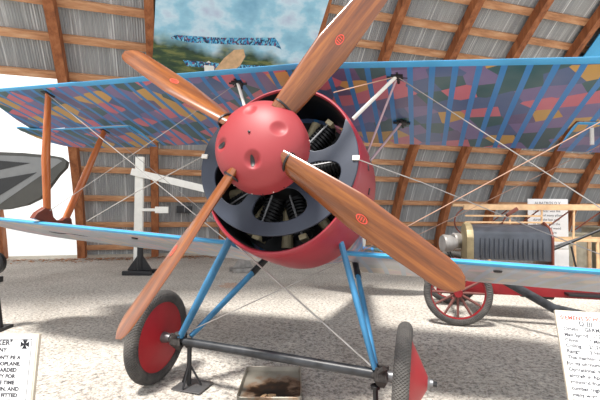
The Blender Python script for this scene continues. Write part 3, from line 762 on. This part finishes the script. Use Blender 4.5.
# ------------------------------------------------------------------ the other aircraft's surface at the left
ta = empty('display_wing', M4(Rz(YAW), at(-4.18, 6.9, 0)), 'dark grey rounded wing of another aircraft with pale stripes, before the white wall', 'aircraft wing')
out = [(-3.5, 2.55), (-1.2, 2.49), (-.6, 2.47), (-.12, 2.43), (.06, 2.40), (.17, 2.32), (.15, 2.22), (.02, 2.08), (-.12, 1.88), (-.28, 1.68), (-.5, 1.57), (-.8, 1.50), (-1.2, 1.47), (-3.5, 1.3)]
b = MB(); b.loft([[(x, y, z) for x, z in out] for y in (-.05, .05)]); b.build('panel', M['tail_mid'], ta, bevel=.02)
def stripe(pts, mat, y=-.052):
  MB().loft([[(x, yy, z) for x, z in pts] for yy in (y, y-.006)]).build('painted_stripe', M[mat], ta)
stripe([(-3.4, 2.49), (-.6, 2.41), (.02, 2.37), (.10, 2.33), (-.98, 1.56), (-1.1, 1.50), (-3.4, 1.4)], 'tail_light')
stripe([(-3.4, 2.38), (-1.0, 2.33), (-.45, 2.29), (-1.0, 2.16), (-3.4, 1.95)], 'tail_dark', -.060)
stripe([(-3.4, 1.95), (-1.0, 2.01), (-.33, 2.13), (-1.0, 1.70), (-3.4, 1.45)], 'tail_dark', -.060)
for x in (-2.4, -1.5): MB().tube([(x, .0, 0), (x, 0, 1.6)], .04, 12).build('support', M['black'], ta)

# ------------------------------------------------------------------ the motor car
ca = YAW-radians(15)
car = empty('vintage_car', M4(Rz(ca), at(2.08, 5.30, 0)), 'vintage open motor car with black louvred bonnet and red chassis, behind the right wings', 'car')
# local: x rearwards (to the right in the photo), y away, z up
def spoked(x, y, steer, name='wheel'):
  RR = .43; prof_ = [(.05*cos(t), RR-.05+.05*sin(t)) for t in (2*pi*k/16 for k in range(16))]
  w = MB().lathe(prof_, None, 56, closed=True).build(name, M['tyre'], car); w.matrix_local = M4(Rz(pi/2+steer), (x, y, RR))
  MB().lathe([(-.03, .335), (-.03, .352), (.03, .352), (.03, .335), (.0, .325)], None, 56, closed=True).build('rim', M['car_red'], w)
  MB().lathe([(-.07, .004), (-.07, .05), (.0, .065), (.05, .05), (.05, .004)], None, 20).build('hub', M['car_red'], w)
  for k in range(12):
    a = 2*pi*k/12; MB().tube([(0, .05*cos(a), .05*sin(a)), (0, .335*cos(a), .335*sin(a))], [.020, .014], 8).build('spoke', M['spoke'], w)
spoked(.0, 0, .0); spoked(.05, 1.35, .0); spoked(2.6, 0, 0); spoked(2.6, 1.35, 0)
b = MB()
for z0 in (0,):
  hs_ = []
  for x in (.24, 1.2):
    k = 1.0 if x > .5 else .93
    pf = [(-.32, .82), (-.33, 1.12), (-.30, 1.20), (-.22, 1.26), (0, 1.30), (.22, 1.26), (.30, 1.20), (.33, 1.12), (.32, .82)]
    hs_.append([(x, .66+y*k, .02+z) for y, z in pf])
  b.loft(hs_)
hd = b.build('bonnet', M['hood'], car, bevel=0, angle=30)
for k in range(14):
  x = .34+k*.059
  MB().tube([(x, .335, .86), (x, .318, 1.0), (x, .333, 1.13)], [.011, .014, .010], 8).build('louvre', M['hood'], hd)
b = MB(); pf = [(-.32, .70), (-.35, 1.14), (-.30, 1.24), (-.2, 1.30), (0, 1.34), (.2, 1.30), (.30, 1.24), (.35, 1.14), (.32, .70)]
b.loft([[(x, .66+y, z) for y, z in pf] for x in (.16, .25)]); b.build('radiator', M['brass'], car, bevel=.01)
b = MB(); pf = [(-.36, .62), (-.37, 1.16), (-.28, 1.27), (0, 1.36), (.28, 1.27), (.37, 1.16), (.36, .62)]
b.loft([[(x, .66+y, z) for y, z in pf] for x in (1.2, 1.225)]); b.build('dashboard', M['darkwood'], car, bevel=.008)
for y in (.24, 1.08): MB().box((1.35, y, .47), (3.2, .06, .15)).build('frame_rail', M['car_red'], car, bevel=.008)
MB().box((2.1, .2, .46), (1.6, .30, .03)).build('running_board', M['black'], car, bevel=.006)
MB().tube([(-.02, .05, .42), (-.02, 1.3, .42)], .03, 12).build('front_axle', M['black'], car)
b = MB(); b.box((.75, .66, .58), (.8, .36, .34)); b.lathe([(0, .01), (0, .12), (.4, .14), (.4, .01)], M4(Matrix.Identity(3), (.9, .66, .42)), 20); b.build('engine', M['engine'], car, bevel=.01)
# bare mudguard stay: long dark bar sloping down behind the front wheel
MB().tube([(.40, .1, .68), (.55, .02, .62), (1.02, -.30, .36), (1.3, -.42, .32)], .055, 12, asp=.5).build('mudguard', M['spreader'], car)
for x in (-.02, .12):
  l = MB().lathe([(-.10, .01), (-.10, .10), (-.08, .112), (.0, .105), (.08, .06), (.10, .01)], M4(Rz(radians(20)), (x-.04+.06*(x > 0), .35 if x < 0 else .95, 1.05)) @ Matrix.Scale(1.12, 4), 28).build('headlamp', M['greylamp'], car)
for y in (.35, .95): MB().tube([(-.06, y, .93), (.1, y, .6)], .012, 8).build('lamp_bracket', M['black'], car)
# steering
sc_ = Vector((1.22, .42, .98)); se = Vector((1.98, .42, 1.36)); dr = (se-sc_).normalized()
MB().tube([sc_, se], .018, 12).build('steering_column', M['black'], car)
MB().tube([Vector((1.22, .42, 1.02)), Vector((1.75, .50, 1.22))], .012, 8).build('control_rod', M['steel'], car)
up_ = dr.cross(Vector((0, 1, 0))).normalized(); ring = []
for k in range(40):
  t = 2*pi*k/40; c0 = se+up_*.2*cos(t)+Vector((0, 1, 0))*.2*sin(t); rad = (c0-se).normalized()
  ring.append([c0+rad*.016*cos(q)+dr*.016*sin(q) for q in (2*pi*m/8 for m in range(8))])
sw = MB().loft(ring, loop=True, cap=False).build('steering_wheel', M['black'], car)
for k in range(4):
  t = pi/4+pi/2*k; MB().tube([se, se+up_*.2*cos(t)+Vector((0, 1, 0))*.2*sin(t)], .009, 8).build('spoke', M['black'], sw)
MB().tube([(1.5, .3, .6), (1.42, .3, 1.05)], .012, 8).build('brake_lever', M['black'], car)
b = MB(); b.box((2.3, .66, .74), (.5, .8, .22)); b.box((2.58, .66, 1.05), (.12, .8, .5)); b.build('seat', M['leather'], car, bevel=.03)

# ------------------------------------------------------------------ bare wooden aircraft frame behind the car
fr = empty('wooden_airframe', M4(Rz(YAW-radians(4)), at(3.35, 8.2, 0)), 'uncovered wooden aircraft framework of pale longerons and ribs behind the motor car', 'aircraft frame')
for y in (0, .75):
  MB().box((2.6, y, 1.60 if y == 0 else 1.66), (5.2, .06, .10 if y == 0 else .06)).build('longeron', M['palewood'], fr, bevel=.006)
  MB().box((2.6, y, .95), (5.2, .05, .06)).build('longeron', M['palewood'], fr, bevel=.006)
for z, L in ((1.43, 1.5), (1.30, 1.7), (1.16, 1.6)): MB().box((L/2+.02, -.02, z), (L, .035, .035)).build('stringer', M['palewood'], fr, bevel=.004)
for k in range(8):
  x = .9+k*.62
  MB().tube([(x, 0, .96), (x+.02, 0, 1.60)], .02, 8).build('upright', M['palewood'], fr)
  MB().tube([(x+.02, .0, 1.60), (x-.42, .4, 1.1)], .014, 8).build('diagonal', M['darkwood'], fr)
  MB().tube([(x, 0, 1.6), (x, .75, 1.66)], .018, 8).build('cross_member', M['palewood'], fr)
rg = []
for k in range(33):
  t = pi/2+pi*k/32; rg.append((.35+.42*cos(t), .37+.3*sin(t)*0, 1.30+.33*sin(t)))
MB().tube(rg, .016, 8).build('nose_hoop', M['darkwood'], fr)
rg = [(.35+.5+.02*k, .2, 1.62-.04*k) for k in range(12)]
MB().tube([(1.05, -.03, 1.58), (.85, -.03, 1.45), (.72, -.03, 1.25), (.66, -.03, 1.0)], .04, 8, asp=.5).build('curved_rib', M['darkwood'], fr)
for x in (.5, 2.6, 4.6):
  for y in (0, .75): MB().tube([(x, y, 0), (x, y, .95)], .03, 10).build('trestle_leg', M['palewood'], fr)
# crates behind
for i, (X, Z, w, h, lb) in enumerate(((6.9, 10.6, 1.1, .95, 'low khaki crate behind the wooden airframe, nearer the text board'), (8.4, 10.7, 1.3, 1.1, 'taller khaki crate behind the wooden airframe at the right edge'))):
    o = empty('storage_crate', M4(Rz(YAW), at(X, Z, 0)), lb, 'crate', 'khaki crates')
    MB().box((0, 0, h/2), (w, .7, h)).build('box', M['khaki'], o, bevel=.01)
    MB().box((0, 0, h+.03), (w+.06, .76, .05)).build('lid', M['khaki'], o, bevel=.01)
    for x in (-w/2+.08, w/2-.08): MB().box((x, -.37, h/2), (.08, .03, h)).build('batten', M['palewood'], o, bevel=.004)

# ------------------------------------------------------------------ light
w = bpy.data.worlds.new('sky'); SC.world = w; w.use_nodes = True
bg = w.node_tree.nodes['Background']; bg.inputs[0].default_value = (.93, .96, 1, 1); bg.inputs[1].default_value = 1.05
sl = bpy.data.lights.new('sun', 'SUN'); sl.energy = 4.4; sl.angle = radians(9); sl.color = (1, .96, .9)
so = bpy.data.objects.new('sun', sl); COL.objects.link(so)
sd = Vector((.12, .42, -1)).normalized(); so.rotation_euler = sd.to_track_quat('-Z', 'Y').to_euler(); so.location = (0, -3, 9)
SC.view_settings.view_transform = 'Standard'; SC.view_settings.look = 'None'; SC.view_settings.gamma = 1
SC.view_settings.use_curve_mapping = False; SC.view_settings.exposure = 0.62
